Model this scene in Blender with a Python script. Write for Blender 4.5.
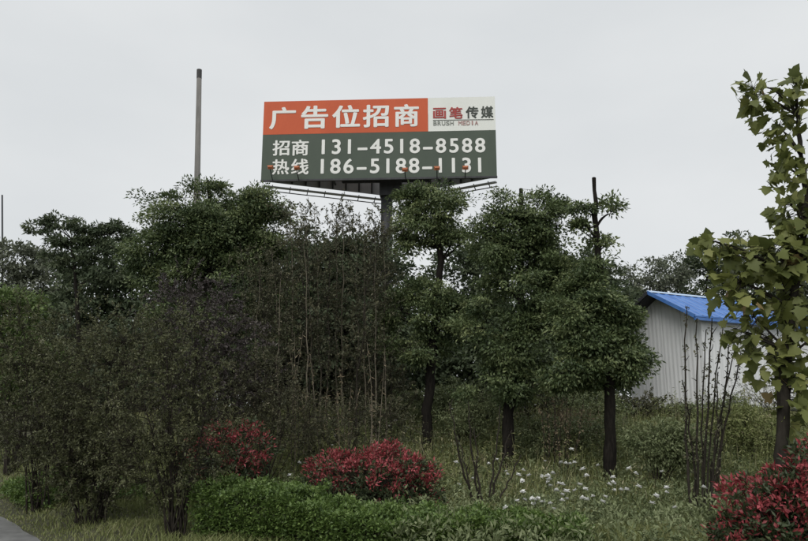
import bpy, math, random
import numpy as np

# ------------------------------------------------------------------ camera, sky, sun, exposure
for o in list(bpy.data.objects):
    bpy.data.objects.remove(o)
SC = bpy.context.scene
COL = SC.collection
PW, PH, FPX = 808.0, 541.0, 700.0          # photograph size and focal length in its pixels
EYE = 1.6
HORIZON = 410.0
PITCH = math.atan((HORIZON - PH / 2) / FPX)
CP, SP = math.cos(PITCH), math.sin(PITCH)

cam_d = bpy.data.cameras.new('camera')
cam = bpy.data.objects.new('camera', cam_d)
COL.objects.link(cam)
cam.location = (0, 0, EYE)
cam.rotation_euler = (math.pi / 2 + PITCH, 0, 0)
cam_d.sensor_width = 36.0
cam_d.lens = FPX / PW * 36.0
cam_d.clip_start = 0.05
cam_d.clip_end = 3000
SC.camera = cam

world = bpy.data.worlds.new('World')
SC.world = world
world.use_nodes = True
SUN_EL, SUN_AZ = math.radians(48), math.radians(200)      # bright part of the cloud, behind the viewer
wt = world.node_tree
wt.nodes.clear()
w_out = wt.nodes.new('ShaderNodeOutputWorld')
w_bg = wt.nodes.new('ShaderNodeBackground')
w_bg.inputs['Strength'].default_value = 0.1
w_sky = wt.nodes.new('ShaderNodeTexSky')
w_sky.sky_type = 'NISHITA'
w_sky.sun_disc = False
w_sky.sun_elevation = SUN_EL
w_sky.sun_rotation = SUN_AZ
w_tc = wt.nodes.new('ShaderNodeTexCoord')
w_map = wt.nodes.new('ShaderNodeMapping')
w_map.inputs['Scale'].default_value = (1.0, 1.0, 2.2)
w_no = wt.nodes.new('ShaderNodeTexNoise')
w_no.inputs['Scale'].default_value = 1.7
w_no.inputs['Detail'].default_value = 5
w_no.inputs['Roughness'].default_value = 0.5
w_ra = wt.nodes.new('ShaderNodeValToRGB')
w_ra.color_ramp.elements[0].position = 0.3
w_ra.color_ramp.elements[0].color = (0.66, 0.69, 0.71, 1)
w_ra.color_ramp.elements[1].position = 0.7
w_ra.color_ramp.elements[1].color = (0.78, 0.80, 0.81, 1)
w_mul = wt.nodes.new('ShaderNodeVectorMath')
w_mul.operation = 'SCALE'
w_mul.inputs['Scale'].default_value = 10.0
w_mix = wt.nodes.new('ShaderNodeMix')
w_mix.data_type = 'RGBA'
w_mix.inputs['Factor'].default_value = 0.97               # a closed cloud deck over the clear sky
wl = wt.links.new
wl(w_tc.outputs['Generated'], w_map.inputs['Vector'])
wl(w_map.outputs['Vector'], w_no.inputs['Vector'])
wl(w_no.outputs['Fac'], w_ra.inputs['Fac'])
wl(w_ra.outputs['Color'], w_mul.inputs[0])
wl(w_sky.outputs['Color'], w_mix.inputs['A'])
wl(w_mul.outputs['Vector'], w_mix.inputs['B'])
wl(w_mix.outputs['Result'], w_bg.inputs['Color'])
wl(w_bg.outputs['Background'], w_out.inputs['Surface'])

sun_d = bpy.data.lights.new('sun', 'SUN')
sun = bpy.data.objects.new('sun', sun_d)
COL.objects.link(sun)
sun_d.energy = 1.5
sun_d.angle = math.radians(40)
sun_d.color = (1.0, 0.97, 0.93)
sun.location = (0, -20, 40)
# the sun stands at azimuth SUN_AZ (from +Y towards +X): behind the camera
sx, sy = math.sin(SUN_AZ), math.cos(SUN_AZ)
from mathutils import Vector, Matrix
sun.rotation_euler = Vector((sx * math.cos(SUN_EL), sy * math.cos(SUN_EL), math.sin(SUN_EL))).to_track_quat('Z', 'Y').to_euler()

SC.view_settings.view_transform = 'Standard'
SC.view_settings.look = 'None'
SC.view_settings.exposure = 0.0
SC.view_settings.gamma = 1.0
SC.view_settings.use_curve_mapping = False
SC.render.engine = 'CYCLES'
SC.cycles.max_bounces = 6
SC.cycles.diffuse_bounces = 3
SC.cycles.transmission_bounces = 3
SC.cycles.glossy_bounces = 2

# ------------------------------------------------------------------ pixel helpers
def ray(px, py):
    u, v = (px - PW / 2) / FPX, (PH / 2 - py) / FPX
    return np.array([u, CP - v * SP, SP + v * CP])

def at(px, py, Y):
    d = ray(px, py)
    return np.array([0, 0, EYE]) + d * (Y / d[1])

def smooth(a, b, x):
    t = np.clip((np.asarray(x, float) - a) / (b - a), 0, 1)
    return t * t * (3 - 2 * t)

RE0 = np.array([-6.0, 10.95])                       # two points of the road's edge
RE1 = np.array([-4.15, 8.7])
RDIR = (RE1 - RE0) / np.linalg.norm(RE1 - RE0)
RNOR = np.array([-RDIR[1], RDIR[0]])               # points away from the road, to the right
def road_dist(x, y):
    return (x - RE0[0]) * RNOR[0] + (y - RE0[1]) * RNOR[1]

def gh(x, y):
    x = np.asarray(x, float); y = np.asarray(y, float)
    h = smooth(12.5, 21, y) * 1.45
    b = 0.05 * np.sin(1.3 * x + 0.7 * y) + 0.04 * np.sin(2.1 * y - 1.7 * x + 1) + 0.025 * np.sin(4.3 * x + 3.1 * y)
    off = smooth(0.05, 1.2, road_dist(x, y))
    return (h + b * smooth(8, 11, y) + 0.05) * off

def hit(px, py):
    d = ray(px, py)
    for Y in np.arange(4, 40, 0.05):
        p = np.array([0, 0, EYE]) + d * (Y / d[1])
        if p[2] <= gh(p[0], p[1]):
            return np.array([p[0], p[1], float(gh(p[0], p[1]))])
    return at(px, py, 25)

def on_ground(px, Y):
    x = (px - PW / 2) / FPX * Y
    for _ in range(5):
        z = float(gh(x, Y))
        x = (px - PW / 2) / FPX * (Y * CP + (z - EYE) * SP)
    return np.array([x, Y, float(gh(x, Y))])

def m_per_px(Y):
    return Y / FPX

# ------------------------------------------------------------------ object helpers
def tag(o, label=None, cat=None, group=None, kind=None):
    if label: o['label'] = label
    if cat: o['category'] = cat
    if group: o['group'] = group
    if kind: o['kind'] = kind
    return o

def thing(name, loc, label, cat, group=None):
    o = bpy.data.objects.new(name, None)
    o.empty_display_size = 0.2
    COL.objects.link(o)
    o.location = [float(v) for v in loc]
    return tag(o, label, cat, group)

def link_mesh(name, me, parent=None, origin=None):
    o = bpy.data.objects.new(name, me)
    COL.objects.link(o)
    if parent is not None:
        o.parent = parent
    return o

def mesh_np(name, V, F, mat, parent=None, attrs=None, origin=(0, 0, 0), smooth_shade=False, mats=None, mat_idx=None):
    """V (n,3), F (m,k) with k 3 or 4, or a list of faces; V in world space, shifted by -origin"""
    me = bpy.data.meshes.new(name)
    V = np.asarray(V, np.float32) - np.asarray(origin, np.float32)
    if isinstance(F, list):
        me.from_pydata([tuple(map(float, v)) for v in V], [], F)
    else:
        F = np.asarray(F, np.int32)
        k = F.shape[1]
        me.vertices.add(len(V)); me.vertices.foreach_set('co', V.ravel())
        me.loops.add(F.size); me.loops.foreach_set('vertex_index', F.ravel())
        me.polygons.add(len(F))
        me.polygons.foreach_set('loop_start', np.arange(0, F.size, k, dtype=np.int32))
    if mats:
        for m in mats: me.materials.append(m)
    else:
        me.materials.append(mat)
    me.update(calc_edges=True)
    if mat_idx is not None:
        me.polygons.foreach_set('material_index', np.asarray(mat_idx, np.int32))
    if smooth_shade:
        me.polygons.foreach_set('use_smooth', np.ones(len(me.polygons), bool))
    if attrs:
        for n, a in attrs.items():
            at_ = me.attributes.new(n, 'FLOAT', 'POINT')
            at_.data.foreach_set('value', np.asarray(a, np.float32))
    me.validate()
    return link_mesh(name, me, parent)

def unit(a):
    a = np.asarray(a, float)
    return a / np.maximum(np.linalg.norm(a, axis=-1, keepdims=True), 1e-9)

class Tubes:
    def __init__(s): s.V = []; s.F = []; s.n = 0
    def add(s, P, R, sides=5):
        P = np.asarray(P, float); R = np.asarray(R, float)
        if R.ndim == 0: R = np.full(len(P), float(R))
        T = unit(np.gradient(P, axis=0))
        ref = np.array([0.31, 0.95, 0.1]) if abs(T[0][1]) < 0.9 else np.array([1.0, 0.1, 0.2])
        A = unit(np.cross(T, ref)); B = np.cross(T, A)
        an = np.linspace(0, 2 * np.pi, sides, endpoint=False)
        ring = P[:, None] + R[:, None, None] * (np.cos(an)[None, :, None] * A[:, None] + np.sin(an)[None, :, None] * B[:, None])
        n = len(P)
        s.V.append(ring.reshape(-1, 3))
        i, j = np.meshgrid(np.arange(n - 1), np.arange(sides), indexing='ij')
        j2 = (j + 1) % sides
        q = np.stack([i * sides + j, i * sides + j2, (i + 1) * sides + j2, (i + 1) * sides + j], -1).reshape(-1, 4) + s.n
        s.F.append(q)
        # end caps as fans of degenerate-free quads are left out for twigs; a tip vertex closes thick ones
        s.n += n * sides
    def build(s, name, mat, parent=None, origin=(0, 0, 0)):
        if not s.V: return None
        return mesh_np(name, np.concatenate(s.V), np.concatenate(s.F), mat, parent, origin=origin, smooth_shade=True)

def box_vf(c, h, rot=None):
    c = np.asarray(c, float); h = np.asarray(h, float)
    v = np.array([[x, y, z] for x in (-1, 1) for y in (-1, 1) for z in (-1, 1)], float) * h
    if rot is not None: v = v @ np.asarray(rot, float).T
    f = [(0, 1, 3, 2), (4, 6, 7, 5), (0, 4, 5, 1), (2, 3, 7, 6), (0, 2, 6, 4), (1, 5, 7, 3)]
    return v + c, f

class MB:
    def __init__(s): s.V = []; s.F = []
    def box(s, c, h, rot=None):
        v, f = box_vf(c, h, rot); s.poly(v, f)
    def poly(s, v, f):
        n = len(s.V); s.V += [tuple(map(float, p)) for p in v]; s.F += [tuple(i + n for i in q) for q in f]
    def bar(s, a, b, w, w2=None):
        a = np.asarray(a, float); b = np.asarray(b, float)
        d = b - a; L = np.linalg.norm(d); d = d / L
        ref = np.array([0, 0, 1.0]) if abs(d[2]) < 0.9 else np.array([0, 1.0, 0])
        x = unit(np.cross(d, ref)); y = np.cross(d, x)
        s.box((a + b) / 2, (w / 2, (w2 or w) / 2, L / 2), np.stack([x, y, d], 1))
    def tube(s, a, b, r, sides=12, r2=None):
        a = np.asarray(a, float); b = np.asarray(b, float); r2 = r if r2 is None else r2
        d = unit(b - a); ref = np.array([0, 0, 1.0]) if abs(d[2]) < 0.9 else np.array([0, 1.0, 0])
        x = unit(np.cross(d, ref)); y = np.cross(d, x)
        v = []
        for p, rr in ((a, r), (b, r2)):
            for k in range(sides):
                t = 2 * math.pi * k / sides
                v.append(p + rr * (math.cos(t) * x + math.sin(t) * y))
        f = [(k, (k + 1) % sides, sides + (k + 1) % sides, sides + k) for k in range(sides)]
        f += [tuple(range(sides - 1, -1, -1)), tuple(range(sides, 2 * sides))]
        s.poly(v, f)
    def build(s, name, mat, parent=None, origin=(0, 0, 0), smooth_shade=False):
        return mesh_np(name, np.array(s.V), s.F, mat, parent, origin=origin, smooth_shade=smooth_shade)

# ------------------------------------------------------------------ materials
def new_mat(name):
    m = bpy.data.materials.new(name); m.use_nodes = True
    nt = m.node_tree
    return m, nt, nt.nodes['Principled BSDF'], nt.nodes['Material Output']

def ramp(nt, stops):
    r = nt.nodes.new('ShaderNodeValToRGB')
    e = r.color_ramp.elements
    while len(e) < len(stops): e.new(0.5)
    for k, (p, c) in enumerate(stops):
        e[k].position = p; e[k].color = (*c, 1)
    return r

def leaf_mat(name, stops, rough=0.5, trans=0.22, spec=0.3):
    m, nt, b, out = new_mat(name)
    a = nt.nodes.new('ShaderNodeAttribute'); a.attribute_name = 'tone'
    r = ramp(nt, stops)
    nt.links.new(a.outputs['Fac'], r.inputs['Fac'])
    b.inputs['Roughness'].default_value = rough
    b.inputs['Specular IOR Level'].default_value = spec
    nt.links.new(r.outputs['Color'], b.inputs['Base Color'])
    tr = nt.nodes.new('ShaderNodeBsdfTranslucent')
    nt.links.new(r.outputs['Color'], tr.inputs['Color'])
    mx = nt.nodes.new('ShaderNodeMixShader'); mx.inputs['Fac'].default_value = trans
    nt.links.new(b.outputs['BSDF'], mx.inputs[1]); nt.links.new(tr.outputs['BSDF'], mx.inputs[2])
    nt.links.new(mx.outputs['Shader'], out.inputs['Surface'])
    return m

def rough_mat(name, c1, c2, scale=4.0, rough=0.8, stretch=(1, 1, 1), bump=0.0, metallic=0.0, detail=6, spec=0.4):
    m, nt, b, out = new_mat(name)
    tc = nt.nodes.new('ShaderNodeTexCoord')
    mp = nt.nodes.new('ShaderNodeMapping'); mp.inputs['Scale'].default_value = stretch
    no = nt.nodes.new('ShaderNodeTexNoise'); no.inputs['Scale'].default_value = scale; no.inputs['Detail'].default_value = detail
    no.inputs['Roughness'].default_value = 0.62
    r = ramp(nt, [(0.3, c1), (0.7, c2)])
    nt.links.new(tc.outputs['Object'], mp.inputs['Vector'])
    nt.links.new(mp.outputs['Vector'], no.inputs['Vector'])
    nt.links.new(no.outputs['Fac'], r.inputs['Fac'])
    nt.links.new(r.outputs['Color'], b.inputs['Base Color'])
    b.inputs['Roughness'].default_value = rough
    b.inputs['Metallic'].default_value = metallic
    b.inputs['Specular IOR Level'].default_value = spec
    if bump:
        bp = nt.nodes.new('ShaderNodeBump'); bp.inputs['Strength'].default_value = bump; bp.inputs['Distance'].default_value = 0.02
        nt.links.new(no.outputs['Fac'], bp.inputs['Height']); nt.links.new(bp.outputs['Normal'], b.inputs['Normal'])
    return m

M = {}
M['camphor'] = leaf_mat('camphor_leaf', [(0.0, (0.054, 0.082, 0.036)), (0.5, (0.135, 0.178, 0.076)), (1.0, (0.27, 0.31, 0.140))], 0.45, 0.22, 0.35)
M['far_leaf'] = leaf_mat('far_leaf', [(0.0, (0.055, 0.076, 0.042)), (0.5, (0.092, 0.120, 0.065)), (1.0, (0.160, 0.185, 0.105))], 0.6)
M['grey_leaf'] = leaf_mat('grey_leaf', [(0.0, (0.100, 0.115, 0.078)), (0.5, (0.150, 0.168, 0.115)), (1.0, (0.22, 0.235, 0.165))], 0.6)
M['olive_leaf'] = leaf_mat('olive_leaf', [(0.0, (0.056, 0.062, 0.030)), (0.55, (0.105, 0.112, 0.052)), (0.93, (0.165, 0.172, 0.085)), (1.0, (0.32, 0.31, 0.22))], 0.5)
M['purple_leaf'] = leaf_mat('purple_leaf', [(0.0, (0.058, 0.048, 0.048)), (0.6, (0.095, 0.080, 0.076)), (0.94, (0.140, 0.125, 0.112)), (1.0, (0.30, 0.28, 0.24))], 0.5)
M['thicket_leaf'] = leaf_mat('thicket_leaf', [(0.0, (0.055, 0.060, 0.034)), (0.5, (0.105, 0.108, 0.060)), (0.9, (0.175, 0.160, 0.095)), (1.0, (0.33, 0.30, 0.21))], 0.55)
M['bright_leaf'] = leaf_mat('bright_leaf', [(0.0, (0.075, 0.115, 0.034)), (0.5, (0.120, 0.175, 0.052)), (1.0, (0.190, 0.245, 0.085))], 0.5)
M['hedge_leaf'] = leaf_mat('hedge_leaf', [(0.0, (0.062, 0.105, 0.028)), (0.5, (0.125, 0.195, 0.048)), (1.0, (0.225, 0.310, 0.095))], 0.42, 0.22, 0.4)
M['photinia'] = leaf_mat('photinia_leaf', [(0.0, (0.040, 0.058, 0.028)), (0.40, (0.080, 0.105, 0.048)), (0.52, (0.14, 0.055, 0.045)), (0.8, (0.34, 0.058, 0.066)), (1.0, (0.56, 0.135, 0.155))], 0.42, 0.2, 0.35)
M['weed_leaf'] = leaf_mat('weed_leaf', [(0.0, (0.10, 0.128, 0.058)), (0.5, (0.195, 0.230, 0.108)), (1.0, (0.31, 0.34, 0.19))], 0.5)
M['grass'] = leaf_mat('grass_blade', [(0.0, (0.130, 0.160, 0.055)), (0.55, (0.235, 0.260, 0.100)), (0.85, (0.32, 0.315, 0.16)), (1.0, (0.43, 0.39, 0.25))], 0.55)
M['dry_grass'] = leaf_mat('dry_grass', [(0.0, (0.15, 0.12, 0.07)), (0.5, (0.26, 0.205, 0.13)), (1.0, (0.38, 0.31, 0.21))], 0.65)
M['plane_leaf'] = leaf_mat('plane_leaf', [(0.0, (0.095, 0.115, 0.034)), (0.5, (0.195, 0.220, 0.066)), (0.85, (0.29, 0.30, 0.105)), (1.0, (0.29, 0.22, 0.10))], 0.5, 0.35)
M['petal'] = leaf_mat('petal', [(0.0, (0.80, 0.80, 0.77)), (1.0, (0.88, 0.88, 0.86))], 0.6, 0.25)
M['bark'] = rough_mat('dark_bark', (0.010, 0.009, 0.008), (0.030, 0.026, 0.022), 9, 0.95, (3, 3, 0.6), 0.6, spec=0.08)
M['plane_bark'] = rough_mat('plane_bark', (0.018, 0.016, 0.013), (0.048, 0.042, 0.034), 7, 0.9, (2, 2, 0.7), 0.4, spec=0.1)
M['twig'] = rough_mat('twig_bark', (0.025, 0.022, 0.018), (0.055, 0.047, 0.038), 12, 0.9, spec=0.1)
M['pale_stem'] = rough_mat('pale_stem', (0.10, 0.085, 0.06), (0.22, 0.19, 0.14), 8, 0.8, (1, 1, 0.4))
M['green_stem'] = rough_mat('green_stem', (0.05, 0.07, 0.03), (0.09, 0.11, 0.05), 8, 0.8)
M['soil'] = rough_mat('ground_soil', (0.040, 0.042, 0.024), (0.090, 0.088, 0.050), 2.2, 0.95, (1, 1, 1), 0.7)
M['asphalt'] = rough_mat('wet_asphalt', (0.13, 0.13, 0.13), (0.27, 0.27, 0.265), 3.5, 0.42, (1, 1, 1), 0.35, detail=12, spec=0.5)
M['concrete'] = rough_mat('pole_concrete', (0.13, 0.125, 0.115), (0.24, 0.23, 0.215), 3, 0.85, (2, 2, 0.25), 0.2)
M['dark_cap'] = rough_mat('dark_cap', (0.05, 0.05, 0.05), (0.09, 0.088, 0.085), 5, 0.8)
M['steel'] = rough_mat('dark_steel', (0.035, 0.036, 0.040), (0.065, 0.066, 0.070), 3, 0.6, (1, 1, 0.3))
M['back_sheet'] = rough_mat('back_sheet', (0.42, 0.43, 0.45), (0.52, 0.53, 0.55), 1.2, 0.6)
M['rail'] = rough_mat('galvanised', (0.45, 0.45, 0.46), (0.62, 0.62, 0.62), 3, 0.5)
M['orange'] = rough_mat('orange_print', (0.56, 0.090, 0.026), (0.64, 0.115, 0.034), 0.5, 0.55, (1, 1, 0.4))
M['green'] = rough_mat('green_print', (0.060, 0.082, 0.060), (0.076, 0.100, 0.072), 0.6, 0.55, (1, 1, 0.4))
M['white_print'] = rough_mat('white_print', (0.80, 0.82, 0.76), (0.86, 0.87, 0.82), 0.5, 0.55, (1, 1, 0.4))
M['letter'] = rough_mat('letter_white', (0.84, 0.84, 0.80), (0.90, 0.90, 0.86), 0.6, 0.55)
M['letter_red'] = rough_mat('letter_red', (0.36, 0.045, 0.040), (0.42, 0.06, 0.05), 0.8, 0.55)
M['letter_dark'] = rough_mat('letter_dark', (0.045, 0.055, 0.045), (0.06, 0.07, 0.055), 0.8, 0.55)
M['letter_grey'] = rough_mat('letter_grey', (0.24, 0.26, 0.23), (0.30, 0.31, 0.28), 0.8, 0.55)
M['letter_pink'] = rough_mat('letter_pink', (0.42, 0.25, 0.23), (0.48, 0.30, 0.28), 0.8, 0.55)
M['lamp_rust'] = rough_mat('lamp_housing', (0.34, 0.10, 0.045), (0.46, 0.16, 0.07), 2, 0.6)
M['lamp_glass'] = rough_mat('lamp_glass', (0.75, 0.60, 0.32), (0.85, 0.70, 0.42), 2, 0.2)
M['hut_wall'] = rough_mat('hut_wall_sheet', (0.72, 0.73, 0.73), (0.82, 0.83, 0.83), 1.4, 0.55, (2.5, 2.5, 0.35), 0.05)
M['hut_roof'] = rough_mat('blue_roof_sheet', (0.045, 0.14, 0.42), (0.11, 0.25, 0.58), 2.5, 0.42, (1, 1, 1), 0.05)
M['hut_trim'] = rough_mat('pale_blue_flashing', (0.42, 0.55, 0.74), (0.52, 0.64, 0.80), 2, 0.45)
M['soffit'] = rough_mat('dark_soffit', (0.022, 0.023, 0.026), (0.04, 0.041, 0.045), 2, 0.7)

# ------------------------------------------------------------------ leaves and crowns
def leaf_mesh(pos, axis, nor, L, W, fold=0.18, curl=0.12):
    """folded pointed leaves, 2 triangles each; every argument an array over leaves"""
    axis = unit(axis)
    side = unit(np.cross(axis, nor)); nn = np.cross(side, axis)
    L = np.asarray(L)[:, None]; W = np.asarray(W)[:, None]
    tip = pos + axis * L - nn * L * curl
    mid = pos + axis * L * 0.45
    a = mid + side * W * 0.5 + nn * W * fold
    b = mid - side * W * 0.5 + nn * W * fold
    n = len(pos)
    V = np.stack([pos, a, tip, b], 1).reshape(-1, 3)
    i = np.arange(n) * 4
    F = np.concatenate([np.stack([i, i + 2, i + 1], 1), np.stack([i, i + 3, i + 2], 1)], 0)
    return V, F

def rdir(rng, n):
    return unit(rng.normal(size=(n, 3)))

def lobes_world(lobes, Y):
    out = []
    for l in lobes:
        px, py, rx, ry = l[:4]
        dy = l[4] if len(l) > 4 else 0.0
        c = at(px, py, Y + dy)
        s = m_per_px(Y + dy)
        out.append((c, np.array([rx * s, (rx + ry) * 0.5 * s * (l[5] if len(l) > 5 else 0.85), ry * s])))
    return out

def sample_clumps(rng, lw, n, shell=0.45, zmin=None, sup=1):
    vol = np.array([np.prod(r) ** (2 / 3) for _, r in lw]); vol /= vol.sum()
    C, O, K = [], [], []
    for k, ((c, r), f) in enumerate(zip(lw, vol)):
        m = max(3, int(round(n * f)))
        if sup > 1:
            ns = max(3, int(math.ceil(m / sup)))
            d0 = rdir(rng, ns)[rng.integers(0, ns, m)]
            d = unit(d0 + rng.normal(size=(m, 3)) * 0.20)
        else:
            d = rdir(rng, m)
        rad = (shell ** 3 + (1 - shell ** 3) * rng.random(m)) ** (1 / 3)
        rad *= 1 + 0.12 * np.sin(3 * d[:, 0] * 2 + k) + 0.10 * np.sin(5 * d[:, 2] + 2 * k)
        p = c + d * r * rad[:, None]
        C.append(p); O.append(unit(d / r)); K.append(np.full(m, k))
    C = np.concatenate(C); O = np.concatenate(O); K = np.concatenate(K)
    if zmin is not None:
        C[:, 2] = np.maximum(C[:, 2], zmin)
    return C, O, K

def clump_leaves(rng, C, O, per, rc, L, W, flat=0.6, up=0.5, droop=0.25, tone_sd=0.17, tone0=0.45, dome=0.75):
    n = len(C)
    cnt = np.maximum(3, (per * rng.uniform(0.5, 1.5, n)).astype(int))
    idx = np.repeat(np.arange(n), cnt)
    m = len(idx)
    rcl = rc * rng.uniform(0.65, 1.35, n)[idx]
    d = rdir(rng, m)
    off = d * (rng.random(m) ** 0.45 * rcl)[:, None]
    off[:, 2] = np.where(rng.random(m) < dome, np.abs(off[:, 2]), off[:, 2]) * flat
    pos = C[idx] + off
    ax = d * 0.8 + O[idx] * 0.5 + rng.normal(size=(m, 3)) * 0.45
    ax[:, 2] -= droop
    nor = O[idx] * 0.5 + rng.normal(size=(m, 3)) * 0.5; nor[:, 2] += up
    l = L * rng.uniform(0.65, 1.25, m); w = W * rng.uniform(0.7, 1.2, m)
    tone = tone0 + rng.normal(0, tone_sd, n)[idx] + rng.normal(0, 0.13, m)
    return pos, ax, nor, l, w, np.clip(tone, 0, 1)

def twig_leaves(rng, C, O, per, tl, L, W, up=0.25, tone_sd=0.14, tone0=0.45, spread=0.6, T=None):
    """leaves set along short straight twigs that start at C and run in the direction O"""
    n = len(C)
    D = unit(O * 0.6 + rng.normal(size=(n, 3)) * spread + np.array([0, 0, up]))
    ln = tl * rng.uniform(0.5, 1.4, n)
    if T is not None:
        for c, d, l in zip(C, D, ln):
            T.add([c, c + d * l * 0.55 + np.array([0, 0, 0.01]), c + d * l], [0.004, 0.003, 0.0015], 3)
    cnt = np.maximum(2, (per * rng.uniform(0.5, 1.5, n)).astype(int))
    idx = np.repeat(np.arange(n), cnt); m = len(idx)
    s = rng.random(m) ** 0.8
    pos = C[idx] + D[idx] * (s * ln[idx])[:, None] + rng.normal(size=(m, 3)) * 0.012
    ax = D[idx] * 0.5 + rdir(rng, m) * 0.9
    nor = rng.normal(size=(m, 3)) * 0.6; nor[:, 2] += 0.5
    l = L * rng.uniform(0.6, 1.3, m); w = W * rng.uniform(0.7, 1.2, m)
    tone = tone0 + rng.normal(0, tone_sd, n)[idx] + rng.normal(0, 0.16, m)
    return pos, ax, nor, l, w, np.clip(tone, 0, 1)

def curve_pts(a, b, rng, n=5, sag=0.0, wob=0.06):
    a = np.asarray(a, float); b = np.asarray(b, float)
    t = np.linspace(0, 1, n)[:, None]
    P = a + (b - a) * t
    L = np.linalg.norm(b - a)
    P = P + np.sin(t * np.pi) * (rng.normal(size=(1, 3)) * wob * L + np.array([0, 0, sag * L]))
    return P

def resample(P, n):
    P = np.asarray(P, float)
    s = np.concatenate([[0], np.cumsum(np.linalg.norm(np.diff(P, axis=0), axis=1))])
    t = np.linspace(0, s[-1], n)
    return np.stack([np.interp(t, s, P[:, k]) for k in range(3)], 1)

def bark_trunk(pts, r0, r1, mat, parent, origin, rng, sides=9, name='trunk', cap=False):
    P = resample(pts, max(8, len(pts) * 4))
    P[1:-1] += rng.normal(size=(len(P) - 2, 3)) * r0 * 0.12
    R = np.linspace(r0, r1, len(P)) * (1 + 0.06 * rng.normal(size=len(P)))
    R[0] *= 1.35; R[1] *= 1.1
    T = Tubes(); T.add(P, R, sides)
    if cap:
        T.add([P[-1] - 1e-3, P[-1] + np.array([0, 0, 0.006]), P[-1] + np.array([0, 0, 0.008])], [R[-1], R[-1] * 0.9, 0.003], sides)
    T.build(name, mat, parent, origin)
    return P

def add_crown(root, origin, rng, lw, skel, nclump, per, rc, L, W, mat, mode='clump', twig_r=0.006, shell=0.45,
              limb_r=0.03, limb_mat=None, zmin=None, leafname='crown', limbs=True, tw=None, sup=1, **kw):
    T = Tubes()
    C, O, K = sample_clumps(rng, lw, nclump, shell, zmin, sup)
    SK = [skel]
    if limbs:
        for c, r in lw:
            for k in range(3):
                tgt = c + rdir(rng, 1)[0] * r * 0.45
                q = skel[skel[:, 2] < tgt[2] - 0.1]
                if len(q) == 0: q = skel[:1]
                a = q[np.argmin(np.linalg.norm(q - tgt, axis=1) + rng.random(len(q)) * 0.3)]
                P = curve_pts(a, tgt, rng, 7, 0.08, 0.05)
                T.add(P, np.linspace(limb_r, limb_r * 0.35, 7), 5)
                SK.append(P[2:])
    S = np.concatenate(SK)
    for c, o in zip(C, O):
        w = np.linalg.norm(S - c, axis=1) + 0.5 * np.maximum(0, S[:, 2] - c[2])
        a = S[np.argmin(w)]
        T.add(curve_pts(a, c, rng, 4, 0.05, 0.08), [twig_r, twig_r * 0.8, twig_r * 0.6, twig_r * 0.35], 3)
    if mode == 'clump':
        A = clump_leaves(rng, C, O, per, rc, L, W, **kw)
    else:
        A = twig_leaves(rng, C, O, per, rc, L, W, T=tw and T, **kw)
    br = T.build('branches', limb_mat or M['twig'], root, origin); br['kind'] = 'stuff'
    pos, ax, nor, l, w, tone = A
    V, F = leaf_mesh(pos, ax, nor, l, w)
    o = mesh_np(leafname, V, F, mat, root, {'tone': np.repeat(tone, 4)}, origin)
    o['kind'] = 'stuff'
    return C

def tree(name, label, Y, base_px, trunk_px, lobes, r0, r1, nclump, per, rc, L, W, mat, seed, group=None, cat='tree',
         bark=None, mode='clump', cap=False, shell=0.45, **kw):
    rng = np.random.default_rng(seed)
    base = on_ground(base_px, Y)
    root = thing(name, base, label, cat, group)
    pts = [base - np.array([0, 0, 0.15])] + [at(x, y, Y + 0.0) for x, y in trunk_px]
    P = bark_trunk(pts, r0, r1, bark or M['bark'], root, base, rng, cap=cap)
    lw = lobes_world(lobes, Y)
    skel = P[len(P) // 4:] if len(trunk_px) else P
    add_crown(root, base, rng, lw, skel, nclump, per, rc, L, W, mat, mode, limb_r=r1 * 0.5, limb_mat=bark or M['bark'],
              zmin=base[2] + 0.25, shell=shell, **kw)
    return root

def shrub(name, label, Y, base_px, lobes, nstem, nclump, per, rc, L, W, mat, seed, group=None, cat='shrub', stem_r=0.014,
          mode='twig', stem_mat=None, shell=0.25, **kw):
    rng = np.random.default_rng(seed)
    base = on_ground(base_px, Y)
    root = thing(name, base, label, cat, group)
    lw = lobes_world(lobes, Y)
    allP = []
    for k in range(nstem):
        c, r = lw[k % len(lw)]
        tgt = c + rdir(rng, 1)[0] * r * rng.uniform(0.45, 0.9) + np.array([0, 0, 0.35 * r[2]])
        a = base + np.array([rng.normal(0, 0.07), rng.normal(0, 0.07), -0.08])
        t = np.linspace(0, 1, 9)[:, None]
        mid = a * 0.5 + tgt * 0.5 + np.array([0, 0, 0.1 * r[2]]) + rng.normal(size=3) * 0.08 * np.linalg.norm(tgt - a)
        mid[:2] = a[:2] * 0.62 + tgt[:2] * 0.38
        P = (1 - t) ** 2 * a + 2 * t * (1 - t) * mid + t ** 2 * tgt
        P[1:-1] += rng.normal(size=(7, 3)) * 0.012
        T = Tubes(); T.add(P, np.linspace(stem_r * rng.uniform(0.7, 1.2), stem_r * 0.3, 9), 5)
        T.build('stem', stem_mat or M['twig'], root, base)
        allP.append(P[2:])
    skel = np.concatenate(allP)
    add_crown(root, base, rng, lw, skel, nclump, per, rc, L, W, mat, mode, twig_r=0.004, shell=shell, limbs=False,
              limb_mat=stem_mat or M['twig'], zmin=base[2] + 0.06, leafname='foliage', **kw)
    return root

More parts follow.
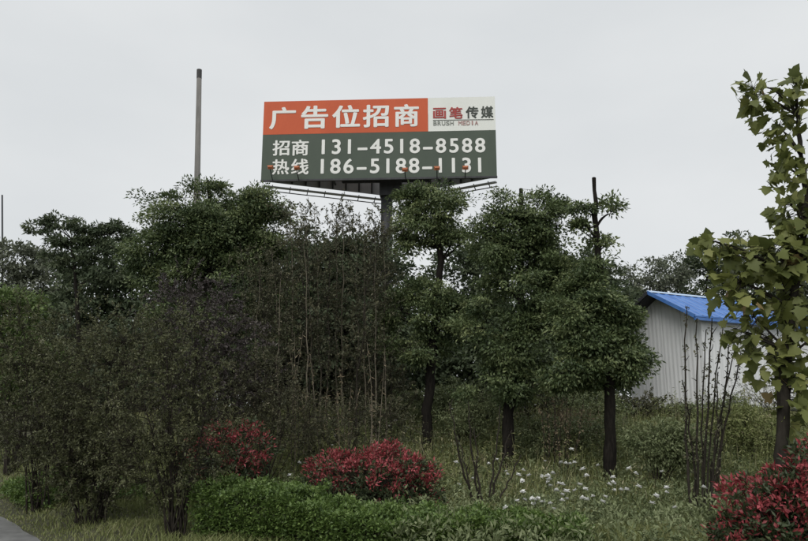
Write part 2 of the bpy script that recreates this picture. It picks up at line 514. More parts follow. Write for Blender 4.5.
# ------------------------------------------------------------------ ground and road
def axis_pts(lo, hi, fine_lo, fine_hi, step):
    f = np.arange(fine_lo, fine_hi + step / 2, step)
    a = fine_lo - np.geomspace(step, fine_lo - lo, 22)[::-1]
    b = fine_hi + np.geomspace(step, hi - fine_hi, 22)
    return np.concatenate([a, f, b])
gx = axis_pts(-900, 900, -12, 14, 0.25)
gy = axis_pts(-200, 1500, 3, 34, 0.25)
X, Yg = np.meshgrid(gx, gy)
Zg = gh(X, Yg) - 0.004 * (road_dist(X, Yg) < 0.1)
nx, ny = len(gx), len(gy)
i, j = np.meshgrid(np.arange(ny - 1), np.arange(nx - 1), indexing='ij')
q = np.stack([i * nx + j, i * nx + j + 1, (i + 1) * nx + j + 1, (i + 1) * nx + j], -1).reshape(-1, 4)
g = mesh_np('ground', np.stack([X, Yg, Zg], -1).reshape(-1, 3), q, M['soil'], smooth_shade=True)
tag(g, kind='structure')

rng = np.random.default_rng(5)
tt = np.arange(-90, 30.01, 0.35)
edge = RE0 + RDIR * tt[:, None] + RNOR * (rng.normal(0, 0.03, len(tt)) + 0.03)[:, None]
far = RE0 + RDIR * tt[:, None] - RNOR * 7.0
V = np.concatenate([np.c_[edge, np.full(len(tt), 0.006)], np.c_[far, np.full(len(tt), 0.006)]])
n = len(tt)
F = [(k, k + 1, n + k + 1, n + k) for k in range(n - 1)]
tag(mesh_np('road', V, F, M['asphalt']), kind='structure')

# ------------------------------------------------------------------ billboard
def billboard():
    BL, BR = at(261, 178.5, 54.2), at(497, 177, 53.2)
    BR[2] = BL[2] = (BL[2] + BR[2]) / 2
    H = at(263, 101, 54.2)[2] - BL[2]
    H = (H + at(497, 97, 53.2)[2] - BR[2]) / 2
    ex = unit(BR - BL); W = np.linalg.norm(BR - BL)
    ez = np.array([0, 0, 1.0]); ey = np.cross(ez, ex)          # away from the viewer
    post = BL + ex * W * 0.527 + ey * 2.6
    bz = float(gh(post[0], post[1]))
    base = np.array([post[0], post[1], bz])
    root = thing('billboard', base, 'tall three-sided roadside billboard, orange and dark green, on a single steel post above the trees', 'billboard')
    Rm = np.stack([ex, ey, ez], 1)
    def P(u, v, d=0.0):                                         # metres along, up, back
        return BL + ex * u + ez * v + ey * d
    def px2uv(px, py):                                          # pixel of the photograph to the face plane
        d = ray(px, py); o = np.array([0, 0, EYE])
        t = np.dot(BL - o, ey) / np.dot(d, ey)
        p = o + d * t - BL
        return np.dot(p, ex), p[2]
    def slab(name, u0, u1, v0, v1, d0, d1, mat, parent=root):
        m = MB(); m.box(P((u0 + u1) / 2, (v0 + v1) / 2, (d0 + d1) / 2), ((u1 - u0) / 2, (d1 - d0) / 2, (v1 - v0) / 2), Rm)
        return m.build(name, mat, parent, base)
    us = px2uv(428, 115)[0]
    vs = px2uv(345, 133)[1]
    panel = slab('orange_panel', 0, us, vs, H, 0, 0.12, M['orange'])
    wpanel = slab('logo_panel', us + 0.01, W, vs, H, 0, 0.12, M['white_print'])
    gpanel = slab('green_panel', 0, W, 0.0, vs - 0.01, 0, 0.12, M['green'])
    slab('bottom_rail', -0.03, W + 0.03, -0.16, -0.01, -0.03, 0.16, M['steel'])
    # lettering: each character its own mesh, fitted to where the photograph shows it
    def glyph(ch, bold):
        cu = bpy.data.curves.new('character', 'FONT')
        cu.body = ch; cu.extrude = 0.012; cu.resolution_u = 5; cu.size = 1.0
        ob = bpy.data.objects.new('character', cu); COL.objects.link(ob)
        dg = bpy.context.evaluated_depsgraph_get(); dg.update()
        me = bpy.data.meshes.new_from_object(ob.evaluated_get(dg))
        co = np.empty(len(me.vertices) * 3, np.float32); me.vertices.foreach_get('co', co)
        bpy.data.objects.remove(ob); bpy.data.curves.remove(cu)
        co = co.reshape(-1, 3)
        # bold weight: the same outline repeated with small shifts, each a hair deeper
        V0 = co.copy(); F0 = [tuple(p.vertices) for p in me.polygons]
        VV, FF = [], []
        sh = [(0, 0), (1, 0), (-1, 0), (0, 0.8), (0, -0.8), (0.75, 0.6), (-0.75, 0.6), (0.75, -0.6), (-0.75, -0.6)]
        for k, (a, b) in enumerate(sh):
            FF += [tuple(i_ + k * len(V0) for i_ in f) for f in F0]
            VV.append(V0 + np.array([a * bold, b * bold, -0.0012 * k]))
        VV = np.concatenate(VV)
        me = bpy.data.meshes.new('character'); me.from_pydata([tuple(map(float, v)) for v in VV], [], FF); me.update()
        return me, VV
    def put(me, co, su, sv, u, v, mat, parent):
        Q = np.array([P(u + c[0] * su, v + c[1] * sv, -0.026 - c[2]) for c in co])
        # keep the winding: mirror in depth is a reflection, so flip normals afterwards
        me.vertices.foreach_set('co', (Q - base).astype(np.float32).ravel())
        me.flip_normals()
        me.materials.clear(); me.materials.append(mat); me.update()
        me.name = 'character'
        return link_mesh('character', me, parent)
    def fit(ch, x0, x1, y0, y1, mat, parent, bold=0.02):
        u0, v1 = px2uv(x0, y0); u1, v0 = px2uv(x1, y1)
        me, co = glyph(ch, bold)
        lo, hi = co.min(0), co.max(0)
        su, sv = (u1 - u0) / (hi[0] - lo[0]), (v1 - v0) / (hi[1] - lo[1])
        put(me, co - np.array([lo[0], lo[1], 0]), su, sv, u0, v0, mat, parent)
    for ch, x0, x1, y0, y1 in (('广', 270, 295.5, 107.5, 129), ('告', 301.5, 328, 106, 128.5), ('位', 332.5, 360, 105.5, 127.5),
                               ('招', 363, 389, 105, 127), ('商', 394, 419, 104.5, 126.5)):
        fit(ch, x0, x1, y0, y1, M['letter'], panel, 0.028)
    for ch, x0, x1, y0, y1 in (('招', 273, 289.5, 140.5, 155.5), ('商', 292, 308.5, 140, 155.5), ('热', 272.5, 289, 159.5, 174.5), ('线', 291.5, 308.5, 159, 174.5)):
        fit(ch, x0, x1, y0, y1, M['letter'], gpanel, 0.022)
    me8, co8 = glyph('8', 0.02)
    h8 = co8[:, 1].max() - co8[:, 1].min(); b8 = co8[:, 1].min()
    bpy.data.meshes.remove(me8)
    for text, xa, xb, ya0, ya1, yb0, yb1 in (('131-4518-8588', 317, 486.5, 139.5, 154.5, 138, 152.5), ('186-5188-1131', 316, 486, 159, 174, 157.5, 172.5)):
        for k, ch in enumerate(text):
            f = (k + 0.5) / len(text)
            xc = xa + (xb - xa) * f
            y0 = ya0 + (yb0 - ya0) * f; y1 = ya1 + (yb1 - ya1) * f
            u, vt = px2uv(xc, y0); _, vb = px2uv(xc, y1)
            me, co = glyph(ch, 0.022)
            s = (vt - vb) / h8
            lo, hi = co.min(0), co.max(0)
            su = s * 1.02
            if ch == '-': su = 0.80 / (hi[0] - lo[0])
            co2 = co - np.array([(lo[0] + hi[0]) / 2, b8, 0])
            put(me, co2, su, s, u, vb, M['letter'], gpanel)
    for ch, x0, x1, y0, y1, mt in (('画', 433, 446, 108, 118.6, 'letter_red'), ('笔', 449, 462.6, 107.2, 118.6, 'letter_red'),
                                   ('传', 465.6, 478.6, 106.6, 118.2, 'letter_dark'), ('媒', 480.8, 493.4, 106.2, 117.8, 'letter_dark')):
        fit(ch, x0, x1, y0, y1, M[mt], wpanel, 0.026)
    for word, x0, x1, mt in (('BRUSH', 433, 454, 'letter_grey'), ('MEDIA', 458, 478.5, 'letter_pink')):
        pitch = (x1 - x0) / len(word)
        for k, ch in enumerate(word):
            wd = 0.35 if ch == 'I' else 0.86
            xc = x0 + (k + 0.5) * pitch
            fit(ch, xc - pitch * wd / 2, xc + pitch * wd / 2, 121.2 - 0.01 * (xc - 433), 125.4 - 0.01 * (xc - 433), M[mt], wpanel, 0.02)
    u0, v0 = px2uv(433, 120.2); u1, v1 = px2uv(493.6, 119.4)
    m = MB(); m.bar(P(u0, v0, -0.012), P(u1, v1, -0.012), 0.07, 0.016); m.build('logo_line', M['letter_dark'], wpanel, base)
    # rear faces: two panels that meet behind the post, their ribbed backs seen from below
    apex_u = W * 0.545; dep = 4.7
    for side in (0, 1):
        a = P(0.15, 0, 0.35) if side == 0 else P(W - 0.15, 0, 0.35)
        b = P(apex_u - 0.75, 0, dep) if side == 0 else P(apex_u + 0.55, 0, dep)
        dx = unit(b - a); L = np.linalg.norm(b - a)
        nn = np.cross(ez, dx)
        if np.dot(nn, ey) < 0: nn = -nn
        R2 = np.stack([dx, nn, ez], 1)
        m = MB(); m.box((a + b) / 2 + ez * H / 2 + nn * 0.05, (L / 2, 0.05, H / 2), R2)
        pan = m.build('rear_panel', M['back_sheet'], root, base)
        for k in range(1, 9):
            t = k / 9
            m = MB(); p = a + (b - a) * t - nn * 0.09
            m.box(p + ez * H / 2, (0.05, 0.06, H / 2 - 0.02), R2); m.build('rib', M['steel'], pan, base)
        for z in (2.0, 4.0):
            m = MB(); m.bar(a - nn * 0.22 + ez * z, b - nn * 0.22 + ez * z, 0.09); m.build('girt', M['steel'], pan, base)
        # walkway under the panel: pale grating, brackets and a thin lower pipe
        m = MB(); m.box((a + b) / 2 + nn * 0.30 - ez * 0.32, (L / 2, 0.16, 0.05), R2); walk = m.build('walkway', M['rail'], root, base)
        m = MB(); m.tube(a + nn * 0.5 - ez * 0.62, b + nn * 0.5 - ez * 0.62, 0.045, 8); m.build('pipe', M['steel'], walk, base)
        for k in range(7):
            p = a + (b - a) * (k + 0.5) / 7
            m = MB(); m.bar(p + nn * 0.1 - ez * 0.2, p + nn * 0.5 - ez * 0.64, 0.06); m.build('bracket', M['steel'], walk, base)
    # cross beams and the box head on the post
    head_z = BL[2]
    m = MB(); m.box(base * [1, 1, 0] + ez * (head_z + 1.0) + ex * 0.35, (0.9, 0.75, 1.85), Rm); m.build('post_head', M['steel'], root, base)
    for u in (0.12, 0.3, 0.72, 0.88):
        d1 = dep * (u / 0.545) if u < 0.545 else dep * (1 - u) / 0.455
        m = MB(); m.bar(P(W * u, 0.3, 0.15), P(W * u, 0.3, max(0.5, d1 * 0.95)), 0.14); m.build('cross_beam', M['steel'], root, base)
    for d in (2.4,):
        m = MB(); m.bar(P(W * (0.1 if d < 1 else 0.33), 0.5, d), P(W * (0.9 if d < 1 else 0.72), 0.5, d), 0.2); m.build('main_beam', M['steel'], root, base)
    m = MB(); m.tube(base - ez * 0.3, base * [1, 1, 0] + ez * (head_z + H * 0.8), 0.52, 20, 0.46); m.build('post', M['steel'], root, base, True)
    m = MB(); m.tube(base - ez * 0.1, base + ez * 0.12, 0.85, 20); m.build('base_flange', M['steel'], root, base)
    # floodlights on short arms below the face
    for k, (px, py) in enumerate(((273, 171.5), (299, 172), (405.5, 174), (437, 172.5), (465, 172))):
        u, v = px2uv(px, py)
        m = MB(); m.tube(P(u, -0.1, 0), P(u, v - 0.15, -0.9), 0.04, 6); arm = m.build('lamp_arm', M['steel'], root, base)
        c = P(u, v, -0.95)
        ax = unit(ey * 0.8 + ez * 0.6); R3 = np.stack([ex, ax, np.cross(ex, ax)], 1)
        m = MB()
        hh = np.array([0.24, 0.12, 0.16])
        v8, f8 = box_vf((0, 0, 0), hh)
        v8[:, [0, 2]] *= np.where(v8[:, 1:2] < 0, 0.6, 1.0)
        m.poly(v8 @ R3.T + c, f8)
        lamp = m.build('floodlight', M['lamp_rust'], root, base)
        m = MB(); m.box(c + ax * 0.13, (0.20, 0.008, 0.13), R3); m.build('lens', M['lamp_glass'], lamp, base)
    return root
billboard()

# ------------------------------------------------------------------ hut with blue roof
def hut():
    th = math.radians(27)
    rx = np.array([math.cos(th), math.sin(th), 0])               # along the ridge, away to the right
    gyv = np.array([-math.sin(th), math.cos(th), 0])             # across the gable, away to the left
    ez = np.array([0, 0, 1.0])
    N = at(708, 412, 26.0); gz = float(gh(N[0], N[1])) - 0.05
    N[2] = gz
    Wd, Ln = 3.7, 7.2
    z_e = at(712, 315.5, 25.6)[2]; z_r = at(654, 291.5, 27.3)[2]
    slope = (z_r - z_e) / (Wd / 2 + 0.3)
    root = thing('hut', N, 'small white corrugated metal hut with a bright blue gable roof behind the trees', 'hut')
    def roof_z(v):                                                # underside height at distance v across from N
        return z_r - 0.10 - slope * abs(v - Wd / 2)
    def ribbed(name, o, d, nrm, L, top, n_panel, parent):
        w = L / n_panel
        for k in range(n_panel):
            s = np.arange(0, w - 0.012, 0.033); s = np.append(s, w - 0.012)
            prof = 0.007 * np.clip(np.sin(2 * np.pi * s / 0.20) * 2, -1, 1)
            S = k * w + s
            fr = [o + d * a + nrm * p for a, p in zip(S, prof)]
            bk = [o + d * a - nrm * 0.05 for a in S]
            m = len(S)
            V = [f for f in fr] + [f + ez * (top(a) - gz) for f, a in zip(fr, S)] + [f for f in bk] + [f + ez * (top(a) - gz) for f, a in zip(bk, S)]
            F = []
            for q_ in range(m - 1):
                F += [(q_, q_ + 1, m + q_ + 1, m + q_), (2 * m + q_ + 1, 2 * m + q_, 3 * m + q_, 3 * m + q_ + 1),
                      (m + q_, m + q_ + 1, 3 * m + q_ + 1, 3 * m + q_)]
            F += [(0, m, 3 * m, 2 * m), (m - 1, 3 * m - 1, 4 * m - 1, 2 * m - 1)]
            mesh_np('wall_panel', np.array(V), F, M['hut_wall'], parent, origin=N)
    wall = thing_part('wall', root, N)
    ribbed('wall_panel', N, gyv, -rx, Wd, roof_z, 4, root)
    ribbed('wall_panel', N, rx, -gyv, Ln, lambda a: roof_z(0) , 8, root)
    ribbed('wall_panel', N + rx * Ln, gyv, rx, Wd, roof_z, 4, root)
    ribbed('wall_panel', N + gyv * Wd, rx, gyv, Ln, lambda a: roof_z(Wd), 8, root)
    m = MB(); m.box(N + ez * 1.9 - rx * 0.0 + rx * 0.03 - gyv * 0.0 + gyv * 0.03, (0.06, 0.06, 1.75), np.stack([rx, gyv, ez], 1)); m.build('corner_post', M['hut_wall'], root, N)
    # roof: ribbed sheets either side of the ridge
    ov_g, ov_e = 0.65, 0.32
    L0, L1 = -ov_g, Ln + 0.4
    mid = N + gyv * Wd / 2
    npan = 9; w = (L1 - L0) / npan
    for sgn in (-1, 1):
        run = Wd / 2 + ov_e
        for k in range(npan):
            a0 = L0 + k * w
            s = np.arange(0, w - 0.005, 0.04); s = np.append(s, w - 0.004)
            prof = 0.03 * np.clip(np.cos(2 * np.pi * s / 0.42) * 3 - 1.6, 0, 1)
            V = []; F = []
            mm = len(s)
            for (rr, zz) in ((0.02, 0), (run, 0), (0.02, -0.05), (run, -0.05)):
                for a, p in zip(s, prof):
                    q_ = mid + rx * (a0 + a) + gyv * sgn * rr
                    V.append([q_[0], q_[1], z_r - slope * rr + zz + (p if zz == 0 else 0)])
            for q_ in range(mm - 1):
                top = (q_, q_ + 1, mm + q_ + 1, mm + q_)
                bot = (2 * mm + q_ + 1, 2 * mm + q_, 3 * mm + q_, 3 * mm + q_ + 1)
                end = (mm + q_, mm + q_ + 1, 3 * mm + q_ + 1, 3 * mm + q_)
                F += [top, bot, end] if sgn < 0 else [top[::-1], bot[::-1], end[::-1]]
            F += [(0, mm, 3 * mm, 2 * mm), (mm - 1, 3 * mm - 1, 4 * mm - 1, 2 * mm - 1)]
            mesh_np('roof_panel', np.array(V), F, M['hut_roof'], root, origin=N)
        # rake trim at both gables and the soffit board
        for aa in (L0 - 0.02, L1 + 0.02):
            p0 = mid + rx * aa; p0[2] = z_r - 0.03
            p1 = mid + rx * aa + gyv * sgn * run; p1[2] = z_r - slope * run - 0.03
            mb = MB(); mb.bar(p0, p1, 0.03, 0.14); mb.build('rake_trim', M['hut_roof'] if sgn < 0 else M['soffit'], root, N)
        p0 = mid + rx * (L0 + 0.01) + gyv * sgn * (run - 0.02); p1 = mid + rx * (L1 - 0.01) + gyv * sgn * (run - 0.02)
        p0[2] = p1[2] = z_r - slope * run - 0.12
        mb = MB(); mb.bar(p0, p1, 0.10, 0.10); mb.build('gutter', M['hut_roof'], root, N)
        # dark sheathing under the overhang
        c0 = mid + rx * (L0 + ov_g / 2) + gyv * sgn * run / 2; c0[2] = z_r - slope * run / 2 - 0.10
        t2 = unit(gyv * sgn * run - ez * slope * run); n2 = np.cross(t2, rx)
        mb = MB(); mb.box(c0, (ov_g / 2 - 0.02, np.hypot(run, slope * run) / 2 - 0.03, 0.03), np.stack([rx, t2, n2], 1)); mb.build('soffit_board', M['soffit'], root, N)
    p0 = mid + rx * (L0 - 0.03); p1 = mid + rx * (L1 + 0.03); p0[2] = p1[2] = z_r + 0.045
    t = 0.16
    V = []
    for p in (p0, p1):
        V += [p + gyv * t - ez * t * slope, p + ez * 0.012, p - gyv * t - ez * t * slope, p - ez * 0.03]
    F = [(0, 1, 5, 4), (1, 2, 6, 5), (2, 3, 7, 6), (3, 0, 4, 7), (0, 3, 2, 1), (4, 5, 6, 7)]
    mesh_np('ridge_cap', np.array(V), F, M['hut_trim'], root, origin=N)
def thing_part(*a): return None
hut()

# ------------------------------------------------------------------ poles
def pole(name, label, px_top, py_top, px_low, Y, r0, r1, mat, cap):
    base = on_ground(px_low, Y)
    top = at(px_top, py_top, Y)
    root = thing(name, base, label, 'pole')
    m = MB(); m.tube(base - [0, 0, 0.2], top, r0, 14, r1); m.build('shaft', mat, root, base, True)
    if cap:
        d = unit(top - base)
        m = MB(); m.tube(top - d * 0.35, top + d * 0.06, r1 * 1.05, 14); m.build('cap', M['dark_cap'], root, base)
pole('utility_pole', 'tall plain grey concrete pole rising above the large round tree', 199.3, 71, 193, 28, 0.16, 0.105, M['concrete'], True)
pole('thin_pole', 'thin dark pole at the far left edge against the sky', 2.2, 195, 3.5, 34, 0.055, 0.04, M['steel'], False)

# ------------------------------------------------------------------ background trees
BG = 'dense background trees'
FLP = dict(L=0.20, W=0.11)
def bgtree(label, Y, px, lobes, nclump, per, mat, seed, rc=0.55, r0=0.16, **kw):
    top = min(l[1] for l in lobes)
    tree('background_tree', label, Y, px, [(px, lobes[0][1] + 40), (px + 2, top + 10)], lobes, r0, 0.05, nclump, int(per * 1.6), rc, mat=M[mat], seed=seed, group=BG,
         **{**FLP, **kw})
bgtree('grey-green distant tree at the left edge below the thin pole', 33, 15, [(10, 268, 48, 36), (50, 292, 45, 35), (20, 340, 60, 60)], 330, 34, 'grey_leaf', 11)
bgtree('dark dense tree filling the gap left of the large round tree', 27, 115, [(112, 275, 42, 38), (80, 330, 50, 60), (130, 350, 50, 70)], 330, 34, 'far_leaf', 12)
bgtree('dark tree deep in the thicket right of the large round tree', 26, 300, [(300, 285, 52, 58), (270, 350, 55, 60), (320, 380, 60, 50)], 360, 34, 'far_leaf', 13)
bgtree('dark tree behind the billboard post', 27, 370, [(375, 300, 48, 62), (365, 370, 55, 55), (420, 380, 50, 40)], 330, 34, 'far_leaf', 14)
bgtree('dark tree filling the gap behind the two-tier tree', 27, 470, [(475, 295, 42, 62), (480, 370, 60, 50)], 300, 34, 'far_leaf', 15)
bgtree('dark tree behind the bare-topped trunk', 27, 575, [(580, 300, 48, 55), (560, 370, 60, 50), (612, 330, 26, 50)], 300, 34, 'far_leaf', 16)
bgtree('dark tree low behind the left foreground shrubs', 22, 190, [(190, 350, 60, 60), (120, 380, 70, 50), (40, 390, 70, 50)], 330, 34, 'far_leaf', 17)
bgtree('dark tree hidden behind the lower half of the large round tree', 25, 225, [(205, 290, 48, 50), (250, 300, 45, 56), (225, 350, 55, 50)], 330, 40, 'far_leaf', 22)
bgtree('dark tree in the thicket left of the billboard post', 24, 335, [(335, 285, 36, 46), (350, 260, 26, 26), (330, 335, 50, 50), (375, 330, 36, 50)], 330, 40, 'far_leaf', 23)
bgtree('pale thin-leaved tree rising left behind the hut roof', 38, 648, [(645, 280, 26, 22), (668, 276, 20, 20), (640, 310, 22, 30)], 150, 20, 'grey_leaf', 18, rc=0.45)
bgtree('darker tree rising behind the blue hut roof', 40, 705, [(700, 273, 34, 22), (735, 268, 36, 30), (770, 280, 40, 36), (710, 310, 60, 25)], 300, 34, 'far_leaf', 19)
bgtree('dark tree behind the hut at the right edge', 42, 800, [(800, 275, 40, 45), (830, 320, 50, 60), (790, 360, 50, 50)], 260, 30, 'far_leaf', 20)

rng = np.random.default_rng(21)
n = 2600
px = rng.uniform(-80, 900, n); Yw = rng.uniform(46, 56, n)
topw = 322 + 14 * np.sin(px * 0.021) + 9 * np.sin(px * 0.057 + 1) + 6 * np.sin(px * 0.13)
f = rng.random(n) ** 1.2
C = np.array([at(a, t + (416 - t) * q_, y_) for a, t, q_, y_ in zip(px, topw, f, Yw)])
A = clump_leaves(rng, C, np.tile([0, -0.5, 0.8], (n, 1)), 34, 0.9, 0.34, 0.19, flat=0.7)
V, F = leaf_mesh(*A[:5])
tag(mesh_np('distant_wood', V, F, M['far_leaf'], attrs={'tone': np.repeat(A[5], 4)}), 'dark belt of far-off trees closing the gaps behind the thicket', 'woods', kind='stuff')

# ------------------------------------------------------------------ left trees
tree('broadleaf_tree', 'open tree with flat leafy sprays reaching left below the sky', 21, 80, [(79, 330), (76, 285), (72, 240)],
     [(38, 229, 13, 6), (60, 222, 16, 7), (50, 240, 14, 6), (78, 228, 14, 7), (72, 244, 18, 7), (98, 232, 15, 7), (55, 258, 13, 6), (112, 226, 12, 5), (95, 250, 22, 10), (124, 236, 14, 8), (70, 266, 18, 8), (105, 272, 26, 14)],
     0.10, 0.035, 170, 46, 0.22, 0.13, 0.06, M['far_leaf'], 31, flat=0.45, tone0=0.45)
tree('camphor_tree', 'large round dark green tree in front of the tall concrete pole', 18, 208, [(208, 360), (208, 260), (208, 181)],
     [(182, 228, 44, 44), (228, 214, 46, 38), (264, 224, 32, 40), (200, 208, 36, 28), (242, 206, 32, 26), (214, 236, 40, 34), (163, 264, 36, 36), (240, 250, 40, 34), (215, 280, 56, 50), (265, 285, 34, 46), (190, 330, 50, 40), (250, 335, 45, 40)],
     0.16, 0.05, 760, 90, 0.37, 0.10, 0.047, M['camphor'], 32, cap=True, sup=5, tone_sd=0.22, tone0=0.42)
shrub('green_bush', 'bright green bush at the left edge above the dark shrubs', 15, 8, [(8, 320, 36, 34), (25, 370, 40, 40)], 8, 240, 40, 0.3, 0.10, 0.05, M['bright_leaf'], 33, mode='clump', stem_r=0.03)

# ------------------------------------------------------------------ middle trees
tree('camphor_tree', 'slim two-tier tree with a round tuft on top, directly right of the billboard post', 16.2, 427, [(427, 410), (431, 360), (437, 300), (441, 255), (437, 195)],
     [(435, 213, 40, 34), (425, 202, 22, 16), (412, 236, 20, 20), (457, 234, 22, 22), (432, 296, 32, 20), (408, 322, 30, 28), (445, 325, 30, 34), (418, 350, 32, 18)],
     0.13, 0.06, 360, 85, 0.30, 0.088, 0.042, M['camphor'], 41, sup=5, tone_sd=0.22, tone0=0.5)
tree('camphor_tree', 'tall oval green tree with a cut stump at its top, between two slimmer trees', 15.0, 507, [(508, 420), (514, 370), (520, 310), (521, 189)],
     [(524, 222, 36, 36), (505, 215, 24, 20), (545, 222, 26, 28), (548, 245, 30, 34), (495, 255, 28, 38), (525, 290, 54, 40), (500, 335, 42, 40), (535, 345, 42, 44), (500, 385, 38, 26), (560, 300, 30, 40)],
     0.135, 0.042, 620, 85, 0.30, 0.088, 0.042, M['camphor'], 42, cap=True, sup=5, tone_sd=0.22, tone0=0.43)
tree('camphor_tree', 'tree whose bare black trunk tip sticks up above its leaves, left of the hut', 14.0, 610, [(610, 440), (610, 390), (604, 310), (597, 250), (594, 178)],
     [(580, 208, 9, 9), (611, 212, 8, 10), (585, 228, 10, 9), (603, 246, 9, 7), (598, 276, 26, 14), (592, 300, 30, 26), (580, 322, 34, 30), (614, 318, 20, 24), (598, 350, 46, 24), (627, 356, 20, 24), (572, 375, 34, 20), (612, 378, 34, 14)],
     0.128, 0.042, 460, 85, 0.27, 0.088, 0.042, M['camphor'], 43, cap=True, sup=5, tone_sd=0.22, tone0=0.45)

# ------------------------------------------------------------------ thicket of slender saplings below the billboard
rs = np.random.default_rng(77)
for k in range(22):
    px = 245 + 150 * (k + rs.uniform(0.1, 0.9)) / 22
    Y = rs.uniform(14.5, 17.5)
    top = rs.uniform(208, 235) if px > 285 else rs.uniform(240, 275)
    lean = rs.normal(0, 6)
    base = on_ground(px, Y)
    root = thing('sapling', base, 'slender sparse-leaved sapling with thin stem in the thicket below the billboard', 'sapling', 'saplings of the thicket below the billboard')
    r = np.random.default_rng(500 + k)
    P = resample([base - [0, 0, 0.1], at(px + lean * 0.2, 380, Y), at(px + lean * 0.6, 300, Y + r.normal(0, 0.1)), at(px + lean, top, Y)], 14)
    P[1:-1] += r.normal(size=(12, 3)) * 0.02
    T = Tubes(); T.add(P, np.linspace(0.022, 0.005, 14), 5); T.build('stem', M['pale_stem'] if k % 3 else M['twig'], root, base)
    n = 46
    t = r.uniform(0.22, 1.0, n); C = np.stack([np.interp(t, np.linspace(0, 1, 14), P[:, q_]) for q_ in range(3)], 1)
    out = rdir(r, n); out[:, 2] = np.abs(out[:, 2]) * 0.8 + 0.3; out = unit(out)
    ln = 0.75 * (1.15 - t) + 0.22
    E = C + out * (ln * r.uniform(0.5, 1.1, n))[:, None]
    T = Tubes()
    for a, b in zip(C, E): T.add(curve_pts(a, b, r, 4, 0.05, 0.08), [0.006, 0.005, 0.004, 0.002], 3)
    C2 = np.concatenate([E, C + (E - C) * 0.6]); O2 = np.concatenate([out, out])
    A = twig_leaves(r, C2, O2, 11, 0.28, 0.075, 0.034, T=T, tone0=0.42)
    T.build('branches', M['twig'], root, base)['kind'] = 'stuff'
    Vv, Ff = leaf_mesh(*A[:5])
    o = mesh_np('crown', Vv, Ff, M['thicket_leaf'], root, {'tone': np.repeat(A[5], 4)}, base); o['kind'] = 'stuff'

# tall pale canes between the saplings
rs = np.random.default_rng(78)
for k in range(16):
    px = rs.uniform(248, 392); Y = rs.uniform(13, 14.5)
    base = on_ground(px, Y)
    top = at(px + rs.normal(0, 9), rs.uniform(330, 400), Y)
    root = thing('dry_cane', base, 'thin pale dry cane standing in the undergrowth below the billboard', 'cane', 'dry canes in the undergrowth')
    P = curve_pts(base - [0, 0, 0.05], top, rs, 8, 0, 0.03)
    T = Tubes(); T.add(P, np.linspace(0.012, 0.003, 8), 5); T.build('stem', M['pale_stem'], root, base)
    n = 26; t = rs.uniform(0.3, 1, n)
    C = np.stack([np.interp(t, np.linspace(0, 1, 8), P[:, q_]) for q_ in range(3)], 1)
    ax = rdir(rs, n); ax[:, 2] -= 0.4
    Vv, Ff = leaf_mesh(C, ax, rdir(rs, n), rs.uniform(0.05, 0.13, n), rs.uniform(0.012, 0.024, n))
    mesh_np('leaves', Vv, Ff, M['dry_grass'], root, {'tone': np.repeat(rs.random(n), 4)}, base)['kind'] = 'stuff'

# ------------------------------------------------------------------ dark foreground shrubs on the left
shrub('dark_shrub', 'broad dark olive shrub at the left edge behind the ground cover', 11.5, 40, [(25, 400, 55, 62), (70, 370, 50, 60), (55, 425, 60, 34), (15, 340, 30, 40)], 16, 760, 26, 0.34, 0.050, 0.024, M['olive_leaf'], 51, tw=True)
shrub('dark_shrub', 'dark olive shrub between the left-edge shrub and the many-stemmed one', 10.3, 100, [(105, 390, 50, 66), (90, 450, 45, 50), (125, 350, 36, 40), (90, 480, 40, 30)], 15, 700, 26, 0.32, 0.046, 0.022, M['olive_leaf'], 52, tw=True)
shrub('dark_shrub', 'many-stemmed dark shrub in front, its stems bare near the grass', 9.2, 178, [(165, 400, 50, 60), (200, 440, 36, 46), (140, 440, 40, 46), (185, 350, 40, 36), (165, 475, 46, 26)], 24, 680, 24, 0.30, 0.042, 0.020, M['olive_leaf'], 53, tw=True)
shrub('purple_shrub', 'tall dark purple-leaved shrub below the large round tree', 13.2, 205, [(205, 330, 42, 56), (180, 310, 32, 40), (230, 360, 36, 56), (200, 400, 45, 45)], 14, 560, 24, 0.36, 0.055, 0.028, M['purple_leaf'], 54, tw=True)
shrub('dark_shrub', 'low dark shrub leaning over the grass patch at left', 10.2, 82, [(62, 430, 42, 30), (95, 455, 34, 34), (28, 424, 30, 26), (95, 485, 30, 22)], 10, 380, 24, 0.26, 0.042, 0.021, M['olive_leaf'], 55, tw=True, tone0=0.28)
shrub('dark_shrub', 'dark brushy shrub behind the left red bush', 13.0, 262, [(262, 395, 40, 42), (290, 420, 40, 30), (240, 420, 34, 36)], 12, 420, 22, 0.32, 0.05, 0.022, M['thicket_leaf'], 56, tw=True)

